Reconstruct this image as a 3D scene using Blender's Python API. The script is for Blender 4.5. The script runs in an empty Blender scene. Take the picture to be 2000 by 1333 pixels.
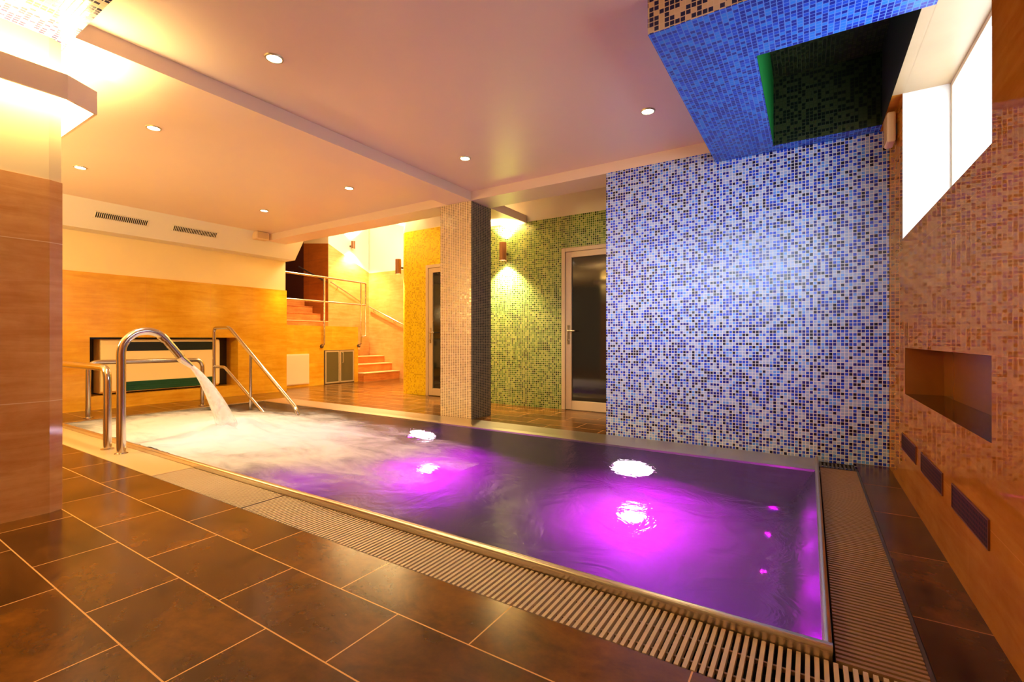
import bpy, bmesh, math, random
from mathutils import Vector, Matrix
random.seed(7)
C = bpy.context.scene.collection
PI = math.pi

# ------------------------------------------------------------------ mesh helpers
class MB:
    """collects faces; UVs are metres, box-projected from each face's normal"""
    def __init__(s):
        s.v = []; s.f = []; s.m = []; s.sm = []
    def face(s, pts, mat=0, smooth=False):
        n = len(s.v); s.v += [tuple(p) for p in pts]
        s.f.append(tuple(range(n, n + len(pts)))); s.m.append(mat); s.sm.append(smooth)
    def add(s, verts, faces, mat=0, smooth=False):
        n = len(s.v); s.v += [tuple(p) for p in verts]
        for f in faces:
            s.f.append(tuple(i + n for i in f)); s.m.append(mat); s.sm.append(smooth)
    def box(s, x0, x1, y0, y1, z0, z1, mat=0, bev=0.0):
        if bev > 0:
            bm = bmesh.new(); bmesh.ops.create_cube(bm, size=1)
            for v in bm.verts:
                v.co = Vector(((x0 + x1) / 2 + v.co.x * (x1 - x0), (y0 + y1) / 2 + v.co.y * (y1 - y0), (z0 + z1) / 2 + v.co.z * (z1 - z0)))
            bmesh.ops.bevel(bm, geom=list(bm.edges), offset=bev, segments=2, affect='EDGES', profile=0.5)
            bm.verts.index_update()
            s.add([v.co.copy() for v in bm.verts], [[v.index for v in f.verts] for f in bm.faces], mat)
            bm.free(); return s
        v = [(x0,y0,z0),(x1,y0,z0),(x1,y1,z0),(x0,y1,z0),(x0,y0,z1),(x1,y0,z1),(x1,y1,z1),(x0,y1,z1)]
        s.add(v, [(0,3,2,1),(4,5,6,7),(0,1,5,4),(1,2,6,5),(2,3,7,6),(3,0,4,7)], mat); return s
    def prism(s, poly, z0, z1, mat=0, smooth=False):
        """vertical prism, poly counter-clockwise seen from above"""
        n = len(poly)
        s.face([(x, y, z0) for x, y in reversed(poly)], mat); s.face([(x, y, z1) for x, y in poly], mat)
        v = [(x, y, z0) for x, y in poly] + [(x, y, z1) for x, y in poly]
        s.add(v, [(i, (i+1) % n, n + (i+1) % n, n + i) for i in range(n)], mat, smooth); return s
    def extrude_y(s, prof, y0, y1, mat=0, smooth=False):
        """profile of (x,z) points extruded along y"""
        n = len(prof)
        s.face([(x, y0, z) for x, z in prof], mat); s.face([(x, y1, z) for x, z in reversed(prof)], mat)
        v = [(x, y0, z) for x, z in prof] + [(x, y1, z) for x, z in prof]
        s.add(v, [(n + i, n + (i+1) % n, (i+1) % n, i) for i in range(n)], mat, smooth); return s
    def extrude_x(s, prof, x0, x1, mat=0, smooth=False):
        n = len(prof)
        s.face([(x0, y, z) for y, z in reversed(prof)], mat); s.face([(x1, y, z) for y, z in prof], mat)
        v = [(x0, y, z) for y, z in prof] + [(x1, y, z) for y, z in prof]
        s.add(v, [(i, (i+1) % n, n + (i+1) % n, n + i) for i in range(n)], mat, smooth); return s
    def tube(s, pts, r, seg=14, fillet=0.0, mat=0, radii=None, caps=True):
        pts = [Vector(p) for p in pts]
        if fillet > 0:
            out = [pts[0]]
            for a, b, c in zip(pts, pts[1:], pts[2:]):
                d1, d2 = (a - b), (c - b)
                L = min(fillet, d1.length * .48, d2.length * .48)
                p, q = b + d1.normalized() * L, b + d2.normalized() * L
                for k in range(7):
                    t = k / 6; out.append(p * (1-t)**2 + b * 2*t*(1-t) + q * t*t)
            out.append(pts[-1]); pts = out
        n = len(pts); radii = radii or [r] * n
        tan = [(pts[min(i+1, n-1)] - pts[max(i-1, 0)]).normalized() for i in range(n)]
        up = Vector((0,0,1)) if abs(tan[0].z) < .9 else Vector((1,0,0))
        nrm = (up - tan[0] * up.dot(tan[0])).normalized()
        V = []
        for i in range(n):
            nrm = (nrm - tan[i] * nrm.dot(tan[i])).normalized()
            bi = tan[i].cross(nrm)
            for k in range(seg):
                a = 2 * PI * k / seg
                V.append(pts[i] + (nrm * math.cos(a) + bi * math.sin(a)) * radii[i])
        F = [(i*seg + k, i*seg + (k+1) % seg, (i+1)*seg + (k+1) % seg, (i+1)*seg + k) for i in range(n-1) for k in range(seg)]
        s.add(V, F, mat, True)
        if caps:
            s.face(list(reversed(V[:seg])), mat); s.face(V[-seg:], mat)
        return s
    def lathe(s, prof, origin, axis='z', seg=28, mat=0):
        """prof: (radius, height) pairs revolved about an axis"""
        o = Vector(origin); V = []
        for r, h in prof:
            for k in range(seg):
                a = 2 * PI * k / seg; c, d = r * math.cos(a), r * math.sin(a)
                V.append(o + (Vector((c, d, h)) if axis == 'z' else Vector((c, h, -d)) if axis == 'y' else Vector((h, c, d))))
        F = [(i*seg + k, i*seg + (k+1) % seg, (i+1)*seg + (k+1) % seg, (i+1)*seg + k) for i in range(len(prof)-1) for k in range(seg)]
        s.add(V, F, mat, True); return s
    def build(s, name, mats, parent=None, origin=None):
        me = bpy.data.meshes.new(name)
        o0 = Vector(origin) if origin else Vector((0,0,0))
        me.from_pydata([tuple(Vector(v) - o0) for v in s.v], [], s.f)
        mats = mats if isinstance(mats, (list, tuple)) else [mats]
        for m in mats: me.materials.append(m)
        me.polygons.foreach_set('material_index', s.m)
        me.polygons.foreach_set('use_smooth', s.sm)
        uv = me.uv_layers.new(name='UVMap')
        for p in me.polygons:
            n = p.normal; ax = max(range(3), key=lambda i: abs(n[i]))
            for li in p.loop_indices:
                co = s.v[me.loops[li].vertex_index]
                uv.data[li].uv = (co[1], co[2]) if ax == 0 else (co[0], co[2]) if ax == 1 else (co[0], co[1])
        if any(s.sm):
            bm = bmesh.new(); bm.from_mesh(me); bmesh.ops.remove_doubles(bm, verts=bm.verts, dist=1e-5)
            for e in bm.edges:
                if len(e.link_faces) == 2 and e.calc_face_angle(0) > math.radians(40): e.smooth = False
            bm.to_mesh(me); bm.free()
        o = bpy.data.objects.new(name, me); C.objects.link(o)
        if origin: o.location = o0
        if parent is not None:
            o.parent = parent
            if origin is None: o.location = -parent.location if not parent.parent else (0,0,0)
            else: o.location = o0 - parent.location
        return o

def tag(o, label, cat, group=None, kind=None):
    o['label'] = label; o['category'] = cat
    if group: o['group'] = group
    if kind: o['kind'] = kind
    return o
def thing(name, label, cat, loc=(0,0,0), group=None, kind=None):
    o = bpy.data.objects.new(name, None); C.objects.link(o); o.location = loc
    o.empty_display_size = .1
    return tag(o, label, cat, group, kind)
def struct(mb, name, mats, label, cat):
    return tag(mb.build(name, mats), label, cat, kind='structure')
def copy_tree(o, parent=None):
    c = o.copy(); C.objects.link(c); c.parent = parent
    for ch in list(o.children): copy_tree(ch, c)
    return c

# ------------------------------------------------------------------ materials
def newmat(name):
    m = bpy.data.materials.new(name); m.use_nodes = True
    nt = m.node_tree; nt.nodes.clear()
    out = nt.nodes.new('ShaderNodeOutputMaterial')
    return m, nt, out
def N(nt, typ, **kw):
    n = nt.nodes.new(typ)
    for k, v in kw.items():
        if k.startswith('i_'): n.inputs[k[2:].replace('_', ' ')].default_value = v
        else: setattr(n, k, v)
    return n
def L(nt, a, b): nt.links.new(a, b)
def rgb(c): return (c[0], c[1], c[2], 1)
def sr(r, g, b):
    f = lambda u: (u/255/12.92) if u/255 <= .04045 else ((u/255+.055)/1.055)**2.4
    return (f(r), f(g), f(b))
def principled(nt, out, base=(.5,.5,.5), rough=.5, metal=0, spec=.5):
    b = N(nt, 'ShaderNodeBsdfPrincipled')
    b.inputs['Base Color'].default_value = rgb(base); b.inputs['Roughness'].default_value = rough
    b.inputs['Metallic'].default_value = metal; b.inputs['Specular IOR Level'].default_value = spec
    L(nt, b.outputs[0], out.inputs[0]); return b
def plain(name, base, rough=.5, metal=0, spec=.5, noise=0.0, nscale=8):
    m, nt, out = newmat(name); b = principled(nt, out, base, rough, metal, spec)
    if noise:
        tc = N(nt, 'ShaderNodeTexCoord'); no = N(nt, 'ShaderNodeTexNoise', i_Scale=nscale, i_Detail=4)
        L(nt, tc.outputs['Object'], no.inputs['Vector'])
        mx = N(nt, 'ShaderNodeMix', data_type='RGBA')
        mx.inputs['A'].default_value = rgb([c*(1-noise) for c in base]); mx.inputs['B'].default_value = rgb([min(1, c*(1+noise)) for c in base])
        L(nt, no.outputs[0], mx.inputs['Factor']); L(nt, mx.outputs['Result'], b.inputs['Base Color'])
    return m
def emit(name, col, strength):
    m, nt, out = newmat(name); e = N(nt, 'ShaderNodeEmission', i_Strength=strength); e.inputs[0].default_value = rgb(col)
    L(nt, e.outputs[0], out.inputs[0]); return m
def mosaic(name, palette, grout, pitch=(.027,.027), gap=.085, rough=.12, tilt=.05, metal=0, spec=.5, clusters=0.0):
    """square glass tesserae: every cell takes a random colour of the palette [(share, colour)]"""
    m, nt, out = newmat(name); b = principled(nt, out, rough=rough, metal=metal, spec=spec)
    tc = N(nt, 'ShaderNodeTexCoord')
    sc = N(nt, 'ShaderNodeVectorMath', operation='MULTIPLY'); sc.inputs[1].default_value = (1/pitch[0], 1/pitch[1], 1)
    L(nt, tc.outputs['UV'], sc.inputs[0])
    fl = N(nt, 'ShaderNodeVectorMath', operation='FLOOR'); L(nt, sc.outputs[0], fl.inputs[0])
    fr = N(nt, 'ShaderNodeVectorMath', operation='FRACTION'); L(nt, sc.outputs[0], fr.inputs[0])
    wn = N(nt, 'ShaderNodeTexWhiteNoise', noise_dimensions='3D'); L(nt, fl.outputs[0], wn.inputs['Vector'])
    cr = N(nt, 'ShaderNodeValToRGB'); cr.color_ramp.interpolation = 'CONSTANT'
    tot = sum(p[0] for p in palette); acc = 0
    els = cr.color_ramp.elements
    while len(els) < len(palette): els.new(.5)
    for e, (w, c) in zip(els, palette):
        e.position = acc / tot; e.color = rgb(c); acc += w
    L(nt, wn.outputs['Value'], cr.inputs[0])
    # grout mask
    sb = N(nt, 'ShaderNodeVectorMath', operation='SUBTRACT'); sb.inputs[1].default_value = (.5,.5,.5); L(nt, fr.outputs[0], sb.inputs[0])
    ab = N(nt, 'ShaderNodeVectorMath', operation='ABSOLUTE'); L(nt, sb.outputs[0], ab.inputs[0])
    sx = N(nt, 'ShaderNodeSeparateXYZ'); L(nt, ab.outputs[0], sx.inputs[0])
    mxm = N(nt, 'ShaderNodeMath', operation='MAXIMUM'); L(nt, sx.outputs[0], mxm.inputs[0]); L(nt, sx.outputs[1], mxm.inputs[1])
    gt = N(nt, 'ShaderNodeMath', operation='GREATER_THAN'); gt.inputs[1].default_value = .5 - gap; L(nt, mxm.outputs[0], gt.inputs[0])
    mix = N(nt, 'ShaderNodeMix', data_type='RGBA'); L(nt, gt.outputs[0], mix.inputs['Factor'])
    L(nt, cr.outputs[0], mix.inputs['A']); mix.inputs['B'].default_value = rgb(grout)
    L(nt, mix.outputs['Result'], b.inputs['Base Color'])
    rm = N(nt, 'ShaderNodeMapRange'); rm.inputs['To Min'].default_value = rough; rm.inputs['To Max'].default_value = .7
    L(nt, gt.outputs[0], rm.inputs['Value']); L(nt, rm.outputs[0], b.inputs['Roughness'])
    if metal:
        mm = N(nt, 'ShaderNodeMapRange'); mm.inputs['To Min'].default_value = metal; mm.inputs['To Max'].default_value = 0
        L(nt, gt.outputs[0], mm.inputs['Value']); L(nt, mm.outputs[0], b.inputs['Metallic'])
    # each tessera sits at a slightly different angle
    if tilt:
        s2 = N(nt, 'ShaderNodeVectorMath', operation='SUBTRACT'); s2.inputs[1].default_value = (.5,.5,.5); L(nt, wn.outputs['Color'], s2.inputs[0])
        s3 = N(nt, 'ShaderNodeVectorMath', operation='SCALE'); s3.inputs['Scale'].default_value = tilt; L(nt, s2.outputs[0], s3.inputs[0])
        ge = N(nt, 'ShaderNodeNewGeometry')
        ad = N(nt, 'ShaderNodeVectorMath', operation='ADD'); L(nt, ge.outputs['Normal'], ad.inputs[0]); L(nt, s3.outputs[0], ad.inputs[1])
        nn = N(nt, 'ShaderNodeVectorMath', operation='NORMALIZE'); L(nt, ad.outputs[0], nn.inputs[0]); L(nt, nn.outputs[0], b.inputs['Normal'])
    return m
def stone(name, c1, c2, tile, joint, shift=(0,0), rough=.15, spec=.5, jw=.0025, offset=0.0, var=.12, vein=(1.2, 9), blotch=2.2, polish=None):
    """large format tiles: stretched stone veining, per-tile tone and thin joints"""
    m, nt, out = newmat(name); b = principled(nt, out, rough=rough, spec=spec)
    tc = N(nt, 'ShaderNodeTexCoord')
    mp = N(nt, 'ShaderNodeMapping'); mp.inputs['Location'].default_value = (-shift[0], -shift[1], 0); L(nt, tc.outputs['UV'], mp.inputs[0])
    br = N(nt, 'ShaderNodeTexBrick', offset=offset, offset_frequency=2, squash=1)
    br.inputs['Scale'].default_value = 1; br.inputs['Brick Width'].default_value = tile[0]; br.inputs['Row Height'].default_value = tile[1]
    br.inputs['Mortar Size'].default_value = jw; br.inputs['Mortar Smooth'].default_value = 0
    br.inputs['Color1'].default_value = (1-var,)*3 + (1,); br.inputs['Color2'].default_value = (1+var,)*3 + (1,); br.inputs['Mortar'].default_value = (1,1,1,1)
    L(nt, mp.outputs[0], br.inputs['Vector'])
    m2 = N(nt, 'ShaderNodeMapping'); m2.inputs['Scale'].default_value = (vein[0], vein[1], 1); L(nt, tc.outputs['UV'], m2.inputs[0])
    n1 = N(nt, 'ShaderNodeTexNoise', i_Scale=1.6, i_Detail=8, i_Roughness=.62, i_Distortion=.7); L(nt, m2.outputs[0], n1.inputs['Vector'])
    n2 = N(nt, 'ShaderNodeTexNoise', i_Scale=blotch, i_Detail=9, i_Roughness=.68); L(nt, tc.outputs['UV'], n2.inputs['Vector'])
    ad = N(nt, 'ShaderNodeMath', operation='ADD'); L(nt, n1.outputs[0], ad.inputs[0]); L(nt, n2.outputs[0], ad.inputs[1])
    mr = N(nt, 'ShaderNodeMapRange'); mr.inputs['From Min'].default_value = .72; mr.inputs['From Max'].default_value = 1.28; L(nt, ad.outputs[0], mr.inputs['Value'])
    mx = N(nt, 'ShaderNodeMix', data_type='RGBA'); mx.inputs['A'].default_value = rgb(c1); mx.inputs['B'].default_value = rgb(c2); L(nt, mr.outputs[0], mx.inputs['Factor'])
    mu = N(nt, 'ShaderNodeMix', data_type='RGBA', blend_type='MULTIPLY'); mu.inputs['Factor'].default_value = 1
    L(nt, mx.outputs['Result'], mu.inputs['A']); L(nt, br.outputs['Color'], mu.inputs['B'])
    mj = N(nt, 'ShaderNodeMix', data_type='RGBA'); L(nt, br.outputs['Fac'], mj.inputs['Factor']); L(nt, mu.outputs['Result'], mj.inputs['A']); mj.inputs['B'].default_value = rgb(joint)
    L(nt, mj.outputs['Result'], b.inputs['Base Color'])
    rr = N(nt, 'ShaderNodeMapRange'); rr.inputs['To Min'].default_value = rough*.85; rr.inputs['To Max'].default_value = rough*1.2; L(nt, n2.outputs[0], rr.inputs['Value'])
    L(nt, rr.outputs[0], b.inputs['Roughness'])
    bp = N(nt, 'ShaderNodeBump', i_Strength=.25, i_Distance=.002); bp.invert = True
    L(nt, br.outputs['Fac'], bp.inputs['Height']); L(nt, bp.outputs[0], b.inputs['Normal'])
    if polish:   # warm-toned polished glaze over a matt body
        b.inputs['Specular IOR Level'].default_value = 0
        gl = N(nt, 'ShaderNodeBsdfGlossy', i_Roughness=rough); gl.inputs[0].default_value = rgb(polish)
        fz = N(nt, 'ShaderNodeFresnel', i_IOR=1.6); mz = N(nt, 'ShaderNodeMixShader')
        L(nt, fz.outputs[0], mz.inputs[0]); L(nt, b.outputs[0], mz.inputs[1]); L(nt, gl.outputs[0], mz.inputs[2]); L(nt, mz.outputs[0], out.inputs[0])
    return m

WHITE = plain('white_paint', (.80,.72,.58), .45, noise=.03, nscale=3)
CEIL = plain('ceiling_paint', (.88,.69,.52), .34, spec=.45, noise=.03, nscale=2)
CREAM = plain('cream_paint', (.86,.66,.32), .5, noise=.04, nscale=3)
FLOOR = stone('slate_floor_tile', sr(50,28,5), sr(122,74,16), (.645,.305), sr(225,170,100), shift=(-1.91,.612), rough=.21, offset=.5, var=.25, jw=.0026, vein=(1.6,2.6), blotch=3.4)
STRIP = stone('slate_strip_tile', sr(46,26,14), sr(96,56,28), (4,.615), sr(150,95,60), shift=(-1.5,2.822-.615*5), rough=.2, spec=.25, offset=0, var=.3, jw=.003, vein=(3,2), blotch=4)
TRAV = stone('travertine_wall', sr(174,100,24), sr(202,136,52), (.615,.60), sr(214,140,62), shift=(.05,.345), rough=.0, polish=(1,.68,.30), offset=0, var=.02, jw=.0013)
TRAVL = stone('travertine_wall_left', sr(206,140,18), sr(234,178,48), (.92,.48), sr(224,150,52), shift=(.3,.02), rough=.16, offset=0, var=.05, jw=.0016)
TRAVS = stone('travertine_stairwell', sr(206,140,66), sr(228,172,100), (.92,.48), sr(214,150,80), rough=.2, offset=0, var=.03, jw=.0016)
TRAVP = stone('travertine_pillar', sr(200,130,62), sr(234,176,104), (6,.915), sr(240,205,150), shift=(-2,-.27), rough=.06, offset=0, var=.04, jw=.0022)
STEP = stone('red_travertine_step', sr(176,84,28), sr(232,150,70), (3,3), sr(220,150,90), rough=.3, offset=0, var=.05)
NOSE = plain('pale_step_nosing', sr(236,190,130), .4)
BLUE = mosaic('blue_mosaic', [(.31, sr(150,174,222)), (.12, sr(90,150,240)), (.22, sr(24,70,215)), (.20, sr(8,24,140)), (.15, sr(5,7,55))], sr(226,224,228), rough=.28, spec=.35, tilt=.06)
BLUEU = mosaic('blue_mosaic_soffit', [(.3, sr(40,126,238)), (.3, sr(16,70,215)), (.4, sr(6,28,155))], sr(80,130,225), rough=.2, tilt=.05)
NAVY = mosaic('navy_cream_mosaic', [(.4, sr(225,205,175)), (.6, sr(16,22,80))], sr(225,205,180), rough=.2, tilt=.05)
SHAFT = mosaic('shaft_mosaic', [(.45, sr(52,62,30)), (.55, sr(8,22,12))], sr(50,60,32), rough=.3, tilt=.05)  # tile tones darkened and greened for the dim green light in the shaft
GREEN = mosaic('green_mosaic', [(.25, sr(150,168,78)), (.35, sr(106,138,56)), (.25, sr(72,106,42)), (.15, sr(44,68,26))], sr(206,206,140), pitch=(.03,.03), rough=.2, tilt=.06)
YELLOW = mosaic('yellow_mosaic', [(.5, sr(255,226,24)), (.25, sr(244,208,16)), (.25, sr(222,180,8))], sr(246,206,20), pitch=(.027,.027), rough=.25, tilt=.05)
SILVER = mosaic('silver_mosaic', [(.4, sr(206,178,132)), (.35, sr(188,160,116)), (.25, sr(166,142,104))], sr(246,228,190), pitch=(.038,.021), gap=.1, rough=.22, tilt=.08, metal=.35)
REVEAL = plain('beige_reveal', sr(180,152,112), .4, noise=.12, nscale=5)
GRNLIT = plain('green_lit_shaft', sr(20,120,50), .4)  # green light inside the shaft, put into the wall colour
SLATEM = mosaic('slate_mosaic', [(.5, sr(58,64,64)), (.3, sr(44,50,52)), (.2, sr(82,82,74))], sr(176,158,122), pitch=(.038,.021), gap=.09, rough=.25, tilt=.06)
STEEL = plain('polished_steel', (.62,.56,.48), .16, 1)
BRUSH = plain('brushed_steel', (.66,.58,.46), .3, 1)
DARKSTEEL = plain('dark_steel', (.10,.08,.07), .35, .6)
COPPER = plain('bronze_lamp_body', sr(150,100,60), .35, .4)
BAR = plain('grating_plastic', sr(206,184,150), .4)
BARDIM = plain('grating_plastic_dim', sr(150,118,84), .45)  # same plastic as the pale bars, dim light put into its colour
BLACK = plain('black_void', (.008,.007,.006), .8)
PLATE = plain('gutter_plate_steel', sr(212,184,136), .35, .25)
DOORFRAME = plain('cream_aluminium', sr(226,200,156), .35)
ALU = plain('aluminium', sr(196,184,150), .35, .5)
SMOKE = plain('smoked_glass', (.018,.016,.012), .06, 0, .7)
FROST = plain('frosted_dark_glass', sr(92,84,52), .35, 0)
HATCHM = plain('white_hatch', sr(246,214,170), .5)
BASIN = plain('pool_steel', sr(74,80,64), .6, 0, spec=.2, noise=.25, nscale=2.5)
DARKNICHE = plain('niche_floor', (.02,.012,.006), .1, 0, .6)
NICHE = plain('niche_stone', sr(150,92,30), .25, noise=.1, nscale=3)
BANDK = plain('black_band', (.006,.008,.008), .3)
BANDG = plain('green_band', sr(8,72,44), .4, noise=.3, nscale=20)
COVERM = plain('cream_cover', sr(250,224,160), .4)
SPEAKM = plain('speaker_cream', sr(236,206,160), .5)
LAMPG = emit('lamp_glass', (1,.84,.56), 40)
COVEG = emit('cove_glow', (1,.76,.36), 30)
COVEU = emit('cove_glow_upper', (1,.74,.32), 115)
PANE = emit('frosted_daylight_pane', (.84,.92,1), 6)
POOLG = emit('pool_lamp_glass', (1,.72,1), 30)
POOLF = emit('pool_floor_lamp_glass', (1,.70,1), 12)

def water_mat():
    m, nt, out = newmat('pool_water')
    tc = N(nt, 'ShaderNodeTexCoord')
    n1 = N(nt, 'ShaderNodeTexNoise', i_Scale=3.2, i_Detail=5, i_Roughness=.62, i_Distortion=.8); L(nt, tc.outputs['Object'], n1.inputs['Vector'])
    bp = N(nt, 'ShaderNodeBump', i_Strength=.34, i_Distance=.04); L(nt, n1.outputs[0], bp.inputs['Height'])
    fr = N(nt, 'ShaderNodeFresnel', i_IOR=1.33); L(nt, bp.outputs[0], fr.inputs['Normal'])
    rf = N(nt, 'ShaderNodeBsdfRefraction', i_Roughness=.09, i_IOR=1.33); rf.inputs[0].default_value = (.82,.85,.82,1); L(nt, bp.outputs[0], rf.inputs['Normal'])
    di = N(nt, 'ShaderNodeBsdfDiffuse'); di.inputs[0].default_value = (.40,.42,.30,1)
    m0 = N(nt, 'ShaderNodeMixShader'); m0.inputs[0].default_value = .03; L(nt, rf.outputs[0], m0.inputs[1]); L(nt, di.outputs[0], m0.inputs[2])
    gl = N(nt, 'ShaderNodeBsdfGlossy', i_Roughness=.2); gl.inputs[0].default_value = (.46,.44,.48,1); L(nt, bp.outputs[0], gl.inputs['Normal'])
    mx = N(nt, 'ShaderNodeMixShader'); L(nt, fr.outputs[0], mx.inputs[0]); L(nt, m0.outputs[0], mx.inputs[1]); L(nt, gl.outputs[0], mx.inputs[2])
    L(nt, mx.outputs[0], out.inputs[0]); return m
WATER = water_mat()
def foam_mat(name, centre, rx, ry, dens=1.0, nscale=(2.2, 6, 3), edge=(.25, 1.0)):
    """churned white water: opaque in the middle, broken up by noise and thinning outwards"""
    m, nt, out = newmat(name)
    tc = N(nt, 'ShaderNodeTexCoord')
    sb = N(nt, 'ShaderNodeVectorMath', operation='SUBTRACT'); sb.inputs[1].default_value = centre; L(nt, tc.outputs['Object'], sb.inputs[0])
    dv = N(nt, 'ShaderNodeVectorMath', operation='MULTIPLY'); dv.inputs[1].default_value = (1/rx, 1/ry, 0); L(nt, sb.outputs[0], dv.inputs[0])
    ln = N(nt, 'ShaderNodeVectorMath', operation='LENGTH'); L(nt, dv.outputs[0], ln.inputs[0])
    mp = N(nt, 'ShaderNodeMapping'); mp.inputs['Scale'].default_value = nscale; L(nt, tc.outputs['Object'], mp.inputs[0])
    no = N(nt, 'ShaderNodeTexNoise', i_Scale=1, i_Detail=6, i_Roughness=.6, i_Distortion=.6); L(nt, mp.outputs[0], no.inputs['Vector'])
    nm = N(nt, 'ShaderNodeMath', operation='MULTIPLY_ADD'); nm.inputs[1].default_value = 1.1; nm.inputs[2].default_value = -.55; L(nt, no.outputs[0], nm.inputs[0])
    ad = N(nt, 'ShaderNodeMath', operation='ADD'); L(nt, ln.outputs['Value'], ad.inputs[0]); L(nt, nm.outputs[0], ad.inputs[1])
    mr = N(nt, 'ShaderNodeMapRange', interpolation_type='SMOOTHSTEP'); mr.inputs['From Min'].default_value = edge[0]; mr.inputs['From Max'].default_value = edge[1]
    mr.inputs['To Min'].default_value = dens; mr.inputs['To Max'].default_value = 0; L(nt, ad.outputs[0], mr.inputs['Value'])
    di = N(nt, 'ShaderNodeBsdfDiffuse'); di.inputs[0].default_value = (.95,.92,.88,1)
    tl = N(nt, 'ShaderNodeBsdfTranslucent'); tl.inputs[0].default_value = (.95,.9,.95,1)
    m1 = N(nt, 'ShaderNodeMixShader'); m1.inputs[0].default_value = .4; L(nt, di.outputs[0], m1.inputs[1]); L(nt, tl.outputs[0], m1.inputs[2])
    tr = N(nt, 'ShaderNodeBsdfTransparent')
    m2 = N(nt, 'ShaderNodeMixShader'); L(nt, mr.outputs[0], m2.inputs[0]); L(nt, tr.outputs[0], m2.inputs[1]); L(nt, m1.outputs[0], m2.inputs[2])
    L(nt, m2.outputs[0], out.inputs[0]); return m

# ------------------------------------------------------------------ camera and world
cam = bpy.data.cameras.new('camera'); camo = bpy.data.objects.new('camera', cam); C.objects.link(camo)
camo.location = (0,0,1); camo.rotation_euler = (PI/2, 0, .564663)
cam.sensor_width = 36; cam.lens = 917.12/2000*36; cam.shift_y = -.0016; cam.clip_start = .02
bpy.context.scene.camera = camo
w = bpy.data.worlds.new('world'); bpy.context.scene.world = w; w.use_nodes = True
w.node_tree.nodes['Background'].inputs[0].default_value = (1,.56,.22,1); w.node_tree.nodes['Background'].inputs[1].default_value = .27
vs = bpy.context.scene.view_settings; vs.view_transform = 'Standard'; vs.look = 'None'; vs.exposure = 0; vs.gamma = 1

def light(name, kind, loc, energy, col, parent=None, rot=(0,0,0), size=.05, spot=None, blend=.6):
    d = bpy.data.lights.new(name, kind); d.energy = energy; d.color = col
    if kind == 'AREA': d.size = size
    else: d.shadow_soft_size = size
    if spot: d.spot_size = spot; d.spot_blend = blend
    o = bpy.data.objects.new(name, d); C.objects.link(o); o.rotation_euler = rot
    o.location = Vector(loc) - (parent.location if parent else Vector((0,0,0)))
    if parent: o.parent = parent
    return o
WARM = (1,.66,.28); WARMW = (1,.74,.38); PURP = (.64,.0,1)

# ------------------------------------------------------------------ the setting: floor, walls, ceiling
mb = MB()
mb.box(-9.0, .315, -3, 1.485, -.12, 0); mb.box(-9.0, -7.44, 1.485, 4.64, -.12, 0)
mb.box(-9.05, -1.0, 4.64, 8.6, -.12, 0); mb.box(.315, .525, -3, 4.69, -.12, 0, 1)
struct(mb, 'floor', [FLOOR, STRIP], 'brown slate-look floor tiles with pale joints around the pool', 'floor')

mb = MB()   # right wall with window opening and niche
X0, X1 = .525, .86; WY0, WY1 = 2.228, 4.04
mb.box(X0, X1, -3, 5, -.12, .645); mb.box(X0, X1, -3, WY0, .645, .945); mb.box(X0, X1, 3.95, 5, .645, .945)
mb.box(X0, X1, -3, 5, .945, 1.67); mb.box(X0, X1, -3, WY0, 1.67, 3.3); mb.box(X0, X1, WY1, 5, 1.67, 3.3); mb.box(X0, X1, WY0, WY1, 2.64, 3.3)
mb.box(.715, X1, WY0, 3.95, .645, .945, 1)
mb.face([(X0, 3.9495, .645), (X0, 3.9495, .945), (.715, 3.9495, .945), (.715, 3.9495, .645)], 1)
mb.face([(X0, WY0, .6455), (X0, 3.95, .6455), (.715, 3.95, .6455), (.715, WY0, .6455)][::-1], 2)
for q in ((X0, WY1-.001),):
    mb.face([(X0, q[1], 1.67), (X0, q[1], 2.64), (X1, q[1], 2.64), (X1, q[1], 1.67)], 4)
mb.face([(X0, WY0, 1.6705), (X1, WY0, 1.6705), (X1, WY1, 1.6705), (X0, WY1, 1.6705)], 3)
mb.face([(X0, WY0, 2.6395), (X0, WY1, 2.6395), (X1, WY1, 2.6395), (X1, WY0, 2.6395)], 3)
struct(mb, 'wall_right', [TRAV, NICHE, DARKNICHE, REVEAL, plain('daylit_reveal', sr(228,230,230), .4)], 'polished beige stone wall with window and long niche', 'wall')  # far reveal whitened to carry the window's glare in its colour

t = thing('window_1', 'overexposed frosted window high in the beige stone wall', 'window', (.79, 3.1, 1.67), kind='structure')
MB().box(.79, .80, WY0, WY1, 1.68, 2.63).build('pane', PANE, t)
mb = MB(); mb.box(.765, .815, WY1-.03, WY1, 1.67, 2.64); mb.box(.765, .815, WY0, WY0+.03, 1.67, 2.64)
mb.box(.765, .815, WY0+.03, WY1-.03, 1.67, 1.70); mb.box(.765, .815, WY0+.03, WY1-.03, 2.61, 2.64)
mb.build('frame', WHITE, t)

mb = MB(); mb.box(-1.80, .525, 4.688, 4.95, -.12, 2.742)
struct(mb, 'wall_back', [BLUE], 'blue and white glass mosaic wall at the far end of the pool', 'wall')

mb = MB()   # left wall with recess
mb.box(-8.95, -8.55, -3, 2.40, -.12, 1.945); mb.box(-8.95, -8.55, 4.43, 5.346, -.12, 1.945)
mb.box(-8.95, -8.55, 2.40, 4.43, -.12, .19); mb.box(-8.95, -8.55, 2.40, 4.43, 1.03, 1.945)
mb.box(-9.0, -8.94, 2.3, 4.5, .1, 1.1, 2)
mb.box(-8.95, -8.575, -3, 5.335, 1.945, 2.86, 1)
struct(mb, 'wall_left', [TRAVL, CREAM, DARKNICHE], 'golden stone wall with cream painted band above and a dark recess', 'wall')

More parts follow.
